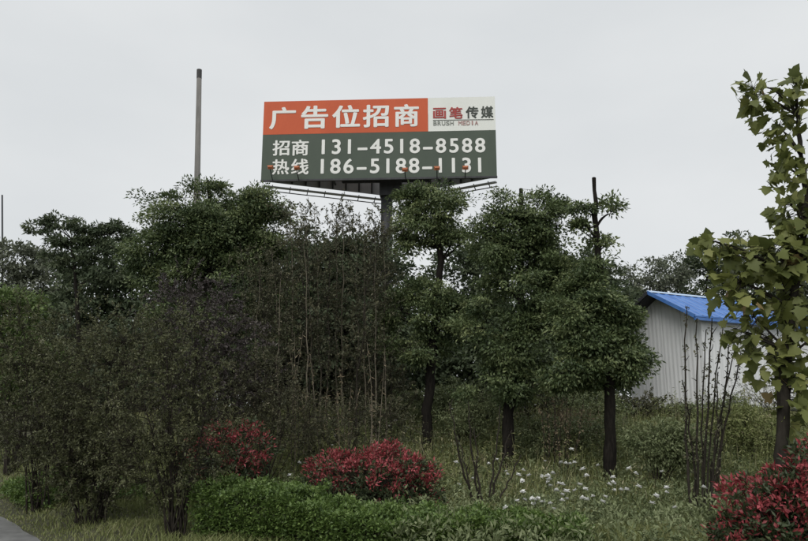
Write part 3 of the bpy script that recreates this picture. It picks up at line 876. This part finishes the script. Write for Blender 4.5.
# ------------------------------------------------------------------ red bushes
def red_bush(label, px, Y, lobes, n, per, L, seed, red_z, frac=0.85):
    rng = np.random.default_rng(seed)
    base = on_ground(px, Y)
    root = thing('red_bush', base, label, 'bush', 'red-tipped bushes')
    lw = lobes_world(lobes, Y)
    C, O, K = sample_clumps(rng, lw, n, 0.72, base[2] + 0.08)
    T = Tubes()
    for k in range(0, len(C), 2):
        T.add(curve_pts(base + [rng.normal(0, 0.06), rng.normal(0, 0.06), -0.05], C[k], rng, 6, 0.12, 0.05), np.linspace(0.012, 0.003, 6), 4)
    T.build('stems', M['twig'], root, base)
    A = list(clump_leaves(rng, C, O, per, 0.09 if L < 0.065 else 0.10, L, L * 0.42, flat=0.9, up=0.4, droop=-0.25, dome=0.5))
    ck = np.argmin(((A[0][:, None, :1] - C[None, :, :1]) ** 2 + (A[0][:, None, 1:2] - C[None, :, 1:2]) ** 2 + (A[0][:, None, 2:] - C[None, :, 2:]) ** 2)[..., 0], axis=1)
    cr = rng.random(len(C))[ck]
    zc = np.repeat(C[:, 2], 1)
    # new shoots at the top and outside are red, older leaves below are green
    zrel = (A[0][:, 2] - base[2]) / max(1e-3, max(c[2] + r[2] for c, r in lw) - base[2])
    p = smooth(red_z - 0.28, red_z + 0.22, zrel + rng.normal(0, 0.10, len(zrel)))
    red = cr + rng.normal(0, 0.10, len(zrel)) < frac * (0.10 + 0.90 * p)
    A[5] = np.where(red, 0.55 + 0.45 * rng.random(len(zrel)), 0.4 * rng.random(len(zrel)))
    V, F = leaf_mesh(*A[:5])
    o = mesh_np('foliage', V, F, M['photinia'], root, {'tone': np.repeat(A[5], 4)}, base); o['kind'] = 'stuff'
red_bush('round clipped red-leaved bush in the middle behind the hedge', 373, 10.7, [(373, 488, 62, 42), (337, 494, 30, 32), (410, 494, 30, 34)], 760, 26, 0.062, 61, 0.58, 0.78)
red_bush('small red-tipped bush left of the round one, half hidden by dark shrubs', 236, 11.8, [(240, 455, 38, 32), (215, 460, 34, 34)], 320, 26, 0.062, 62, 0.66, 0.6)
red_bush('bright red-leaved bush cut off by the bottom right corner', 800, 7.6, [(800, 520, 62, 48), (755, 545, 40, 32), (830, 500, 60, 48)], 620, 24, 0.075, 63, 0.40, 0.62)

# ------------------------------------------------------------------ hedge
def hedge():
    rng = np.random.default_rng(71)
    path = np.array([on_ground(212, 9.5)[:2], on_ground(300, 9.1)[:2], on_ground(400, 8.5)[:2], on_ground(590, 8.25)[:2]])
    path = np.c_[path, np.zeros(len(path))]
    P = resample(path, 60)
    hw = 0.44
    base = np.array([P[30][0], P[30][1], float(gh(P[30][0], P[30][1]))])
    root = thing('hedge', base, 'low clipped bright green hedge in front of the round red bush', 'hedge')
    n = 2600
    k = rng.random(n) * 58
    i0 = k.astype(int); f = (k - i0)[:, None]
    C = P[i0] * (1 - f) + P[i0 + 1] * f
    tn = unit(P[i0 + 1] - P[i0]); sd = np.stack([-tn[:, 1], tn[:, 0], np.zeros(n)], 1)
    # points on a rounded box section
    a = rng.random(n)
    s = np.where(a < 0.45, rng.uniform(-1, 1, n), np.where(a < 0.85, -1.0, 1.0)) * hw
    top = 0.50 + 0.06 * np.sin(k * 0.9) + 0.05 * np.sin(k * 2.3 + 1) + 0.03 * np.sin(k * 5.1) + np.abs(rng.normal(0, 0.035, n))
    top *= 1.06 - 0.42 * smooth(12, 26, k) - 0.12 * smooth(40, 58, k)
    z = np.where(a < 0.45, top * (1 - 0.14 * (s / hw) ** 2), rng.uniform(0.05, 1, n) * top)
    s *= np.where(z > 0.4 * top, 1.0, 0.9)
    C = C + sd * s[:, None]
    C[:, 2] = gh(C[:, 0], C[:, 1]) + z + rng.normal(0, 0.02, n)
    O = unit(sd * (s / hw)[:, None] * 0.8 + np.array([0, 0, 1.0]) * (z / top)[:, None])
    T = Tubes()
    for q_ in range(0, n, 4):
        b = C[q_].copy(); b[:2] = P[i0[q_]][:2] + rng.normal(0, 0.08, 2); b[2] = gh(b[0], b[1]) - 0.05
        T.add(curve_pts(b, C[q_], rng, 4, 0.05, 0.06), [0.009, 0.007, 0.004, 0.002], 3)
    T.build('stems', M['twig'], root, base)
    A = clump_leaves(rng, C, O, 20, 0.085, 0.045, 0.027, flat=0.8, up=0.7, droop=-0.2, tone0=0.45)
    V, F = leaf_mesh(*A[:5])
    mesh_np('foliage', V, F, M['hedge_leaf'], root, {'tone': np.repeat(A[5], 4)}, base)['kind'] = 'stuff'
hedge()

# ------------------------------------------------------------------ wild bushes on the slope
shrub('wild_bush', 'dark green leafy bush between the bare-topped tree and the thin stems', 13.2, 655, [(658, 442, 30, 22), (685, 450, 32, 20)], 10, 230, 30, 0.2, 0.07, 0.032, M['weed_leaf'], 81, mode='clump')
shrub('wild_bush', 'pale green bush behind the thin stems below the hut', 15.5, 745, [(735, 425, 34, 20), (765, 432, 30, 20)], 8, 200, 30, 0.2, 0.07, 0.03, M['grass'], 82, mode='clump')
shrub('wild_bush', 'twiggy brown bush against the right end of the hut wall', 19, 770, [(765, 400, 32, 20), (785, 410, 26, 18)], 14, 200, 12, 0.3, 0.05, 0.02, M['thicket_leaf'], 83, tw=True)
shrub('wild_bush', 'dark low bush between the oval tree and the bare-topped tree', 15.5, 560, [(560, 440, 40, 22), (540, 430, 24, 18), (590, 430, 24, 18)], 10, 240, 26, 0.2, 0.065, 0.03, M['weed_leaf'], 84, mode='clump')
shrub('wild_bush', 'brushy green undergrowth bush behind the round red bush', 14, 345, [(340, 425, 44, 24), (385, 425, 34, 22), (310, 440, 30, 20)], 12, 300, 20, 0.26, 0.055, 0.022, M['thicket_leaf'], 85, tw=True)
shrub('wild_bush', 'grey-green bush between the two-tier tree and the oval tree', 16.5, 465, [(465, 420, 34, 22), (485, 405, 24, 20)], 10, 220, 26, 0.2, 0.06, 0.028, M['weed_leaf'], 86, mode='clump')

for k, (label, Y, px, lobes, mt) in enumerate((
    ('low leafy bush on the bank right behind the slim two-tier tree trunk', 18.5, 430, [(425, 405, 36, 16), (450, 398, 26, 16)], 'weed_leaf'),
    ('dark low bush on the bank behind the oval tree trunk', 18.0, 515, [(510, 408, 40, 18), (535, 400, 26, 18)], 'thicket_leaf'),
    ('low bush on the bank behind the dry brown stalks', 18.5, 580, [(580, 405, 34, 18), (605, 412, 24, 16)], 'weed_leaf'),
    ('low scrubby bush at the left foot of the hut wall', 19.5, 645, [(640, 412, 30, 16), (665, 416, 26, 14)], 'thicket_leaf'),
    ('low scrubby bush at the middle of the hut wall behind the thin stems', 19.0, 705, [(705, 416, 34, 13), (735, 413, 22, 14)], 'weed_leaf'),
    ('grey-brown brush at the foot of the billboard post', 18.0, 385, [(385, 395, 40, 26), (350, 400, 36, 24)], 'thicket_leaf'))):
    shrub('wild_bush', label, Y, px, lobes, 10, 210, 26, 0.24, 0.075, 0.033, M[mt], 180 + k, mode='clump' if mt == 'weed_leaf' else 'twig', tw=True)

# ------------------------------------------------------------------ bare stems
def stems(name, label, base_px, Y, tips, r0, seed, leaf_n, mat, cat='shrub', bend=0.0):
    rng = np.random.default_rng(seed)
    base = on_ground(base_px, Y)
    root = thing(name, base, label, cat)
    for k, (bx, tx, ty) in enumerate(tips):
        b = on_ground(bx, Y + rng.uniform(-0.2, 0.2)); b[2] -= 0.05
        t = at(tx, ty, Y + rng.uniform(-0.35, 0.35))
        P = curve_pts(b, t, rng, 12, 0, 0.018)
        P[1:-1] += rng.normal(size=(10, 3)) * 0.012
        T = Tubes(); T.add(P, np.linspace(r0 * rng.uniform(0.8, 1.2), r0 * 0.35, 12), 6)
        s = rng.uniform(0.3, 0.95, 3)
        for q_ in s:
            a = np.array([np.interp(q_, np.linspace(0, 1, 12), P[:, c]) for c in range(3)])
            d = rdir(rng, 1)[0]; d[2] = abs(d[2]) + 0.5
            T.add(curve_pts(a, a + unit(d) * rng.uniform(0.06, 0.2), rng, 4), [r0 * 0.4, r0 * 0.3, r0 * 0.25, r0 * 0.15], 4)
        st = T.build('stem', M['twig'], root, base)
        n = leaf_n; tt_ = np.repeat(rng.uniform(0.25, 1, max(1, n // 5)), 5)[:n]
        C = np.stack([np.interp(tt_, np.linspace(0, 1, 12), P[:, c]) for c in range(3)], 1) + rng.normal(size=(len(tt_), 3)) * 0.02
        ax = rdir(rng, len(tt_)); ax[:, 2] -= 0.3
        V, F = leaf_mesh(C, ax, rdir(rng, len(tt_)), rng.uniform(0.03, 0.075, len(tt_)), rng.uniform(0.015, 0.035, len(tt_)))
        mesh_np('leaves', V, F, mat, st, {'tone': np.repeat(rng.random(len(tt_)), 4)}, base)['kind'] = 'stuff'
stems('bare_shrub', 'tall bundle of thin dark upright stems in front of the white hut', 705, 10.6,
      [(692, 687, 306), (697, 697, 318), (700, 712, 318), (705, 724, 318), (708, 736, 345), (712, 731, 335), (702, 706, 330), (695, 682, 380), (710, 718, 372), (707, 741, 352)], 0.020, 91, 90, M['thicket_leaf'])
stems('bare_shrub', 'small forked leafless shrub between the round red bush and the oval tree', 482, 11.2,
      [(478, 449, 402), (480, 468, 402), (482, 474, 428), (485, 500, 405), (486, 512, 430), (488, 521, 455), (479, 458, 440)], 0.020, 92, 12, M['thicket_leaf'])
stems('dry_shrub', 'brown dry stalks of tall weeds right of the oval tree', 560, 14.2,
      [(548, 546, 388), (553, 556, 382), (558, 552, 395), (563, 567, 388), (568, 574, 392), (572, 584, 398), (560, 562, 400), (546, 540, 402)], 0.012, 93, 60, M['dry_grass'], 'weeds')

# ------------------------------------------------------------------ grass, weeds, ground cover
def blades(rng, pos, h, w, lean, tone):
    n = len(pos)
    d = rng.uniform(0, 2 * np.pi, n); sd = np.stack([np.cos(d), np.sin(d), np.zeros(n)], 1)
    ld = rng.uniform(0, 2 * np.pi, n); l = np.stack([np.cos(ld), np.sin(ld), np.zeros(n)], 1) * (h * lean * rng.uniform(0.2, 1.2, n))[:, None]
    up = np.array([0, 0, 1.0])
    a = pos - sd * (w / 2)[:, None]; b = pos + sd * (w / 2)[:, None]
    m = pos + up * (h * 0.6)[:, None] + l * 0.4
    c = m - sd * (w * 0.38)[:, None]; e = m + sd * (w * 0.38)[:, None]
    t = pos + up * (h * 0.95)[:, None] + l
    V = np.stack([a, b, c, e, t], 1).reshape(-1, 3)
    i = np.arange(n) * 5
    F = np.concatenate([np.stack([i, i + 1, i + 3], 1), np.stack([i, i + 3, i + 2], 1), np.stack([i + 2, i + 3, i + 4], 1)])
    return V, F, np.repeat(tone, 5)

def fnoise(x, y, s, k):
    return 0.5 + 0.25 * (np.sin(x * s + k) * np.cos(y * s * 1.3 + 2 * k) + np.sin((x + y) * s * 0.7 + 3 * k) + 0.5 * np.sin(x * s * 2.7 - y * s * 2.1 + k))

def scatter(rng, n, y0, y1):
    y = np.sqrt(rng.uniform(y0 ** 2, y1 ** 2, n)); x = rng.uniform(-0.66, 0.66, n) * y
    return x, y

rng = np.random.default_rng(101)
# short grass everywhere off the road
x, y = scatter(rng, 170000, 6.3, 17)
keep = (road_dist(x, y) > 0.02 + 0.05 * rng.random(len(x))) & (rng.random(len(x)) < 0.35 + 0.9 * fnoise(x, y, 2.1, 1.0)) & (rng.random(len(x)) < np.clip(9.5 / y, 0, 1) ** 1.5)
x, y = x[keep], y[keep]
h = (0.07 + 0.16 * fnoise(x, y, 1.1, 2.0)) * rng.uniform(0.5, 1.4, len(x))
h *= 0.25 + 0.75 * smooth(0, 1.0, road_dist(x, y))
V, F, t = blades(rng, np.stack([x, y, gh(x, y) - 0.01], 1), h, rng.uniform(0.006, 0.014, len(x)) * (0.5 + y / 14), 0.8,
                 np.clip(0.25 + 0.35 * fnoise(x, y, 0.9, 4.0) + rng.normal(0, 0.17, len(x)), 0, 1))
tag(mesh_np('grass', V, F, M['grass'], attrs={'tone': t}), 'short green grass covering the verge and the ground between the bushes', 'grass', kind='stuff')
# tall grass on the slope
x, y = scatter(rng, 70000, 10.5, 24)
keep = (rng.random(len(x)) < 0.15 + fnoise(x, y, 1.3, 5.0)) & (road_dist(x, y) > 3.2)
x, y = x[keep], y[keep]
h = (0.25 + 0.42 * fnoise(x, y, 0.8, 6.0)) * rng.uniform(0.5, 1.35, len(x)) * (0.5 + 0.35 * smooth(11, 15, y) - 0.45 * smooth(17, 20, y))
V, F, t = blades(rng, np.stack([x, y, gh(x, y) - 0.02], 1), h, rng.uniform(0.010, 0.022, len(x)), 0.65,
                 np.clip(0.3 + 0.5 * fnoise(x, y, 0.6, 7.0) + rng.normal(0, 0.18, len(x)), 0, 1))
tag(mesh_np('tall_grass', V, F, M['grass'], attrs={'tone': t}), 'tall rough grass on the bank under the trees', 'grass', kind='stuff')
# dry tan grass patch right of the oval tree
n = 2600
pxs = rng.normal(566, 14, n); Yd = rng.uniform(15.8, 18.2, n)
xd = (pxs - PW / 2) / FPX * Yd
V, F, t = blades(rng, np.stack([xd, Yd, gh(xd, Yd) - 0.02], 1), rng.uniform(0.35, 0.8, n), rng.uniform(0.012, 0.022, n), 0.5, rng.random(n))
tag(mesh_np('dry_grass', V, F, M['dry_grass'], attrs={'tone': t}), 'patch of dry tan grass on the bank right of the oval tree', 'grass', kind='stuff')
# broad-leaved weeds
x, y = scatter(rng, 9000, 7.2, 18)
keep = (road_dist(x, y) > 2.6) & (rng.random(len(x)) < 0.1 + 1.1 * fnoise(x, y, 1.5, 8.0)) & (x > -4.2)
x, y = x[keep], y[keep]
C = np.stack([x, y, gh(x, y)], 1); C[:, 2] += rng.uniform(0.06, 0.34, len(x)) * (0.6 + 0.6 * fnoise(x, y, 0.9, 9.0))
A = clump_leaves(rng, C, np.tile([0, 0, 1.0], (len(C), 1)), 16, 0.14, 0.075, 0.030, flat=0.9, up=0.6, droop=0.1, tone0=0.45, tone_sd=0.2)
V, F = leaf_mesh(*A[:5])
tag(mesh_np('weeds', V, F, M['weed_leaf'], attrs={'tone': np.repeat(A[5], 4)}), 'leafy grey-green weeds spreading over the bank', 'weeds', kind='stuff')
# tall upright weeds, each a thin stalk with small leaves
x, y = scatter(rng, 5200, 11.5, 20)
keep = (rng.random(len(x)) < 0.9 * fnoise(x, y, 1.1, 12.0)) & (x > -3.5)
x, y = x[keep], y[keep]
hh = rng.uniform(0.35, 1.0, len(x)) * (0.55 + 0.45 * smooth(12, 15, y))
B = np.stack([x, y, gh(x, y) - 0.02], 1)
E = B + np.stack([rng.normal(0, 0.12, len(x)), rng.normal(0, 0.12, len(x)), hh], 1)
wv = np.full(len(x), 0.011)
V1, F1, t1 = blades(rng, B, hh * 1.05, wv, 0.12, rng.uniform(0.5, 1, len(x)))
nl = 16
idx = np.repeat(np.arange(len(x)), nl)
tt_ = rng.uniform(0.2, 1, len(idx))
Cc = B[idx] + np.stack([np.zeros(len(idx)), np.zeros(len(idx)), hh[idx] * tt_], 1) + rng.normal(size=(len(idx), 3)) * 0.03
ax = rdir(rng, len(idx)); ax[:, 2] = ax[:, 2] * 0.5 + 0.15
V2, F2 = leaf_mesh(Cc, ax, rdir(rng, len(idx)) * 0.5 + np.array([0, 0, 0.8]), rng.uniform(0.05, 0.13, len(idx)), rng.uniform(0.014, 0.032, len(idx)))
tn = np.clip((0.3 + 0.5 * fnoise(x, y, 0.8, 14.0))[idx] + rng.normal(0, 0.15, len(idx)), 0, 1)
tag(mesh_np('tall_weeds', np.concatenate([V1, V2]), np.concatenate([F1, F2 + len(V1)]), M['grass'], attrs={'tone': np.concatenate([t1, np.repeat(tn, 4)])}),
    'tall upright weeds with thin stalks covering the bank under the trees', 'weeds', kind='stuff')
# ground cover patch at the left edge
c = on_ground(12, 12.5)
n = 1500
x = c[0] + rng.normal(0.1, 1.0, n); y = c[1] + rng.normal(0.1, 0.5, n) + 0.25 * (x - c[0]) * 0
keep = (road_dist(x, y) > 0.45) & (road_dist(x, y) < 2.2)
x, y = x[keep], y[keep]
C = np.stack([x, y, gh(x, y) + rng.uniform(0.05, 0.30, len(x))], 1)
A = clump_leaves(rng, C, np.tile([0, -0.3, 1.0], (len(C), 1)), 16, 0.10, 0.065, 0.038, flat=0.8, up=0.8, droop=0.0, tone0=0.5)
V, F = leaf_mesh(*A[:5])
tag(mesh_np('ground_cover', V, F, M['hedge_leaf'], attrs={'tone': np.repeat(A[5], 4)}), 'bright leafy ground cover beside the road at the left edge', 'ground cover', kind='stuff')

# ------------------------------------------------------------------ white flowers
def flower_meshes(k):
    r = np.random.default_rng(900 + k)
    T = Tubes(); hgt = r.uniform(0.40, 0.52)
    P = np.array([[0, 0, -0.03], [0.01, 0.0, hgt * 0.5], [0.03 * r.normal(), 0.02 * r.normal(), hgt]])
    T.add(P, [0.004, 0.003, 0.002], 4)
    n = 16; a = np.linspace(0, 4 * np.pi, n, endpoint=False)
    ax = np.stack([np.cos(a), np.sin(a), np.where(np.arange(n) < 8, 0.35, 1.3)], 1)
    V, F = leaf_mesh(np.tile(P[-1], (n, 1)), ax, np.tile([0, 0, 1.0], (n, 1)), np.full(n, 0.040) * r.uniform(0.7, 1.2, n), np.full(n, 0.040))
    return T, V, F
protos = []
for k in range(3):
    T, V, F = flower_meshes(k)
    s = T.build('stem', M['green_stem']); p = mesh_np('petals', V, F, M['petal'], None, {'tone': np.full(len(V), 0.6)})
    protos.append((s.data, p.data))
    bpy.data.objects.remove(s); bpy.data.objects.remove(p)
rf = np.random.default_rng(19)
spots = [(508, 480), (512, 492), (517, 478), (523, 500), (531, 494), (534, 505), (541, 497), (549, 490), (556, 499), (562, 506), (566, 488), (574, 503), (582, 496),
         (590, 507), (596, 491), (603, 500), (611, 509), (517, 512), (545, 514), (560, 520), (598, 518), (630, 500), (640, 486), (622, 512), (660, 498), (675, 508),
         (470, 478), (452, 482), (491, 470), (500, 462), (545, 460), (563, 458), (575, 470), (605, 470), (638, 515), (650, 524), (690, 520), (585, 525), (530, 524),
         (334, 432), (325, 446), (368, 412), (388, 421), (397, 422), (284, 470), (288, 482), (449, 470), (620, 482), (668, 478), (700, 512)]
spots += [(rf.uniform(505, 625), rf.uniform(468, 518)) for _ in range(26)]
for k, (px, py) in enumerate(spots):
    px += rf.normal(0, 1.5); py += rf.normal(0, 1.5)
    b = hit(px, py + 25)
    root = thing('wildflower', b, 'small white wildflower head on a thin stalk among the weeds', 'flower', 'white wildflowers among the weeds')
    root.rotation_euler = (rf.normal(0, 0.25), rf.normal(0, 0.25), rf.uniform(0, 6.28))
    sc = rf.uniform(0.95, 1.4); root.scale = (sc, sc, sc)
    link_mesh('stem', protos[k % 3][0], root); link_mesh('petals', protos[k % 3][1], root)

# ------------------------------------------------------------------ plane tree on the right
def plane_tree():
    rng = np.random.default_rng(121)
    Y = 9.6
    base = on_ground(780, Y)
    root = thing('plane_tree', base, 'young plane tree with large lobed yellow-green leaves at the right edge', 'tree')
    tr = [base - [0, 0, 0.1], at(782, 440, Y), at(784, 380, Y), at(792, 310, Y), at(803, 240, Y), at(806, 190, Y), at(798, 140, Y), at(797, 90, Y)]
    P = bark_trunk(tr, 0.10, 0.018, M['plane_bark'], root, base, rng)
    lobes = [((754, 98), (17, 28), 26, 0), ((797, 100), (16, 30), 24, 0), ((780, 135), (22, 22), 18, 0), ((785, 172), (24, 22), 24, 0), ((795, 215), (26, 28), 34, 0),
             ((768, 258), (44, 26), 54, 0), ((712, 246), (22, 14), 15, 0), ((742, 292), (34, 26), 30, 0), ((785, 305), (28, 38), 40, 0), ((770, 348), (34, 24), 20, 0),
             ((797, 385), (16, 40), 14, 0), ((735, 335), (18, 16), 5, 0),
             ((755, 330), (34, 34), 34, 1), ((795, 400), (20, 44), 40, 1), ((775, 365), (30, 26), 26, 1), ((800, 250), (26, 40), 40, 1), ((735, 262), (34, 20), 22, 1),
             ((850, 150), (40, 70), 60, 1), ((870, 250), (60, 60), 90, 1), ((860, 350), (50, 60), 60, 1), ((815, 270), (45, 60), 70, 1)]
    lobes += [(c_, (r_[0] * 1.05, r_[1] * 1.05), int(n_ * 1.15), 1) for c_, r_, n_, o_ in lobes if not o_]
    s = m_per_px(Y)
    # lobed leaf outlines
    def leaf_shape(seed):
        r = np.random.default_rng(seed)
        half = [(0.03, 0.0), (0.22, -0.06), (0.46, 0.02), (0.36, 0.20), (0.60, 0.42), (0.33, 0.48), (0.28, 0.66), (0.0, 1.0)]
        pts = [(x * r.uniform(0.9, 1.1), y) for x, y in half] + [(-x * r.uniform(0.9, 1.1), y) for x, y in half[-2::-1]]
        V = [(0, 0.30, 0.0)] + [(x, yy, -0.22 * x * x - 0.18 * (yy - 0.3) ** 2 + 0.05 * abs(x) * r.uniform(-1, 1)) for x, yy in pts]
        F = [(0, k, k + 1) for k in range(1, len(pts))] + [(0, len(pts), 1)]
        return np.array(V), np.array(F)
    shapes = [leaf_shape(k) for k in range(4)]
    tones = np.linspace(0.05, 1.0, 6)
    data = []
    for V, F in shapes:
        for tn in tones:
            o = mesh_np('leaf', V, F, M['plane_leaf'], None, {'tone': np.full(len(V), tn)})
            data.append(o.data); bpy.data.objects.remove(o)
    T = Tubes()
    SV, SF, ST, cnt = [], [], [], 0
    for (cx, cy), (rx, ry), n, out in lobes:
        c = at(cx, cy, Y)
        q_ = P[P[:, 2] < c[2] - 0.15]
        if len(q_) == 0: q_ = P[:2]
        a = q_[np.argmin(np.linalg.norm(q_ - c, axis=1))]
        T = Tubes()
        limb = curve_pts(a, c + np.array([0, 0, ry * s * 0.4]), rng, 8, 0.06, 0.05)
        T.add(limb, np.linspace(0.022, 0.006, 8), 5)
        for k in range(n):
            d = rdir(rng, 1)[0] * rng.random() ** 0.4
            p = c + d * np.array([rx * s, (rx + ry) / 2 * s * 0.9, ry * s])
            w = limb[np.argmin(np.linalg.norm(limb - p, axis=1))]
            T.add(curve_pts(w, p, rng, 4, 0.08, 0.05), [0.005, 0.004, 0.003, 0.0018], 3)
            ax = unit(d * 0.7 + rng.normal(size=3) * 0.5 + np.array([0, -0.15, -0.35]))
            nr = unit(rng.normal(size=3) * 0.6 + np.array([0, -0.55, 0.45]))
            x = unit(np.cross(ax, nr)); z = np.cross(x, ax)
            L = rng.uniform(0.12, 0.215)
            R = np.stack([x, ax, z], 1)
            tn = int(np.clip(rng.normal(2.3, 1.3), 0, 5)); sh = rng.integers(0, 4)
            if not out:
                o = link_mesh('leaf', data[sh * 6 + tn], root)
                m4 = Matrix.Identity(4)
                for i_ in range(3):
                    for j_ in range(3): m4[i_][j_] = R[i_, j_] * L
                    m4[i_][3] = p[i_] - base[i_]
                o.matrix_local = m4
            else:
                V, F = shapes[sh]
                SV.append((V * L) @ R.T + p); SF.append(F + cnt); ST.append(np.full(len(V), tones[tn])); cnt += len(V)
        T.build('branch', M['plane_bark'], root, base)
    mesh_np('crown', np.concatenate(SV), np.concatenate(SF), M['plane_leaf'], root, {'tone': np.concatenate(ST)}, base)['kind'] = 'stuff'
plane_tree()
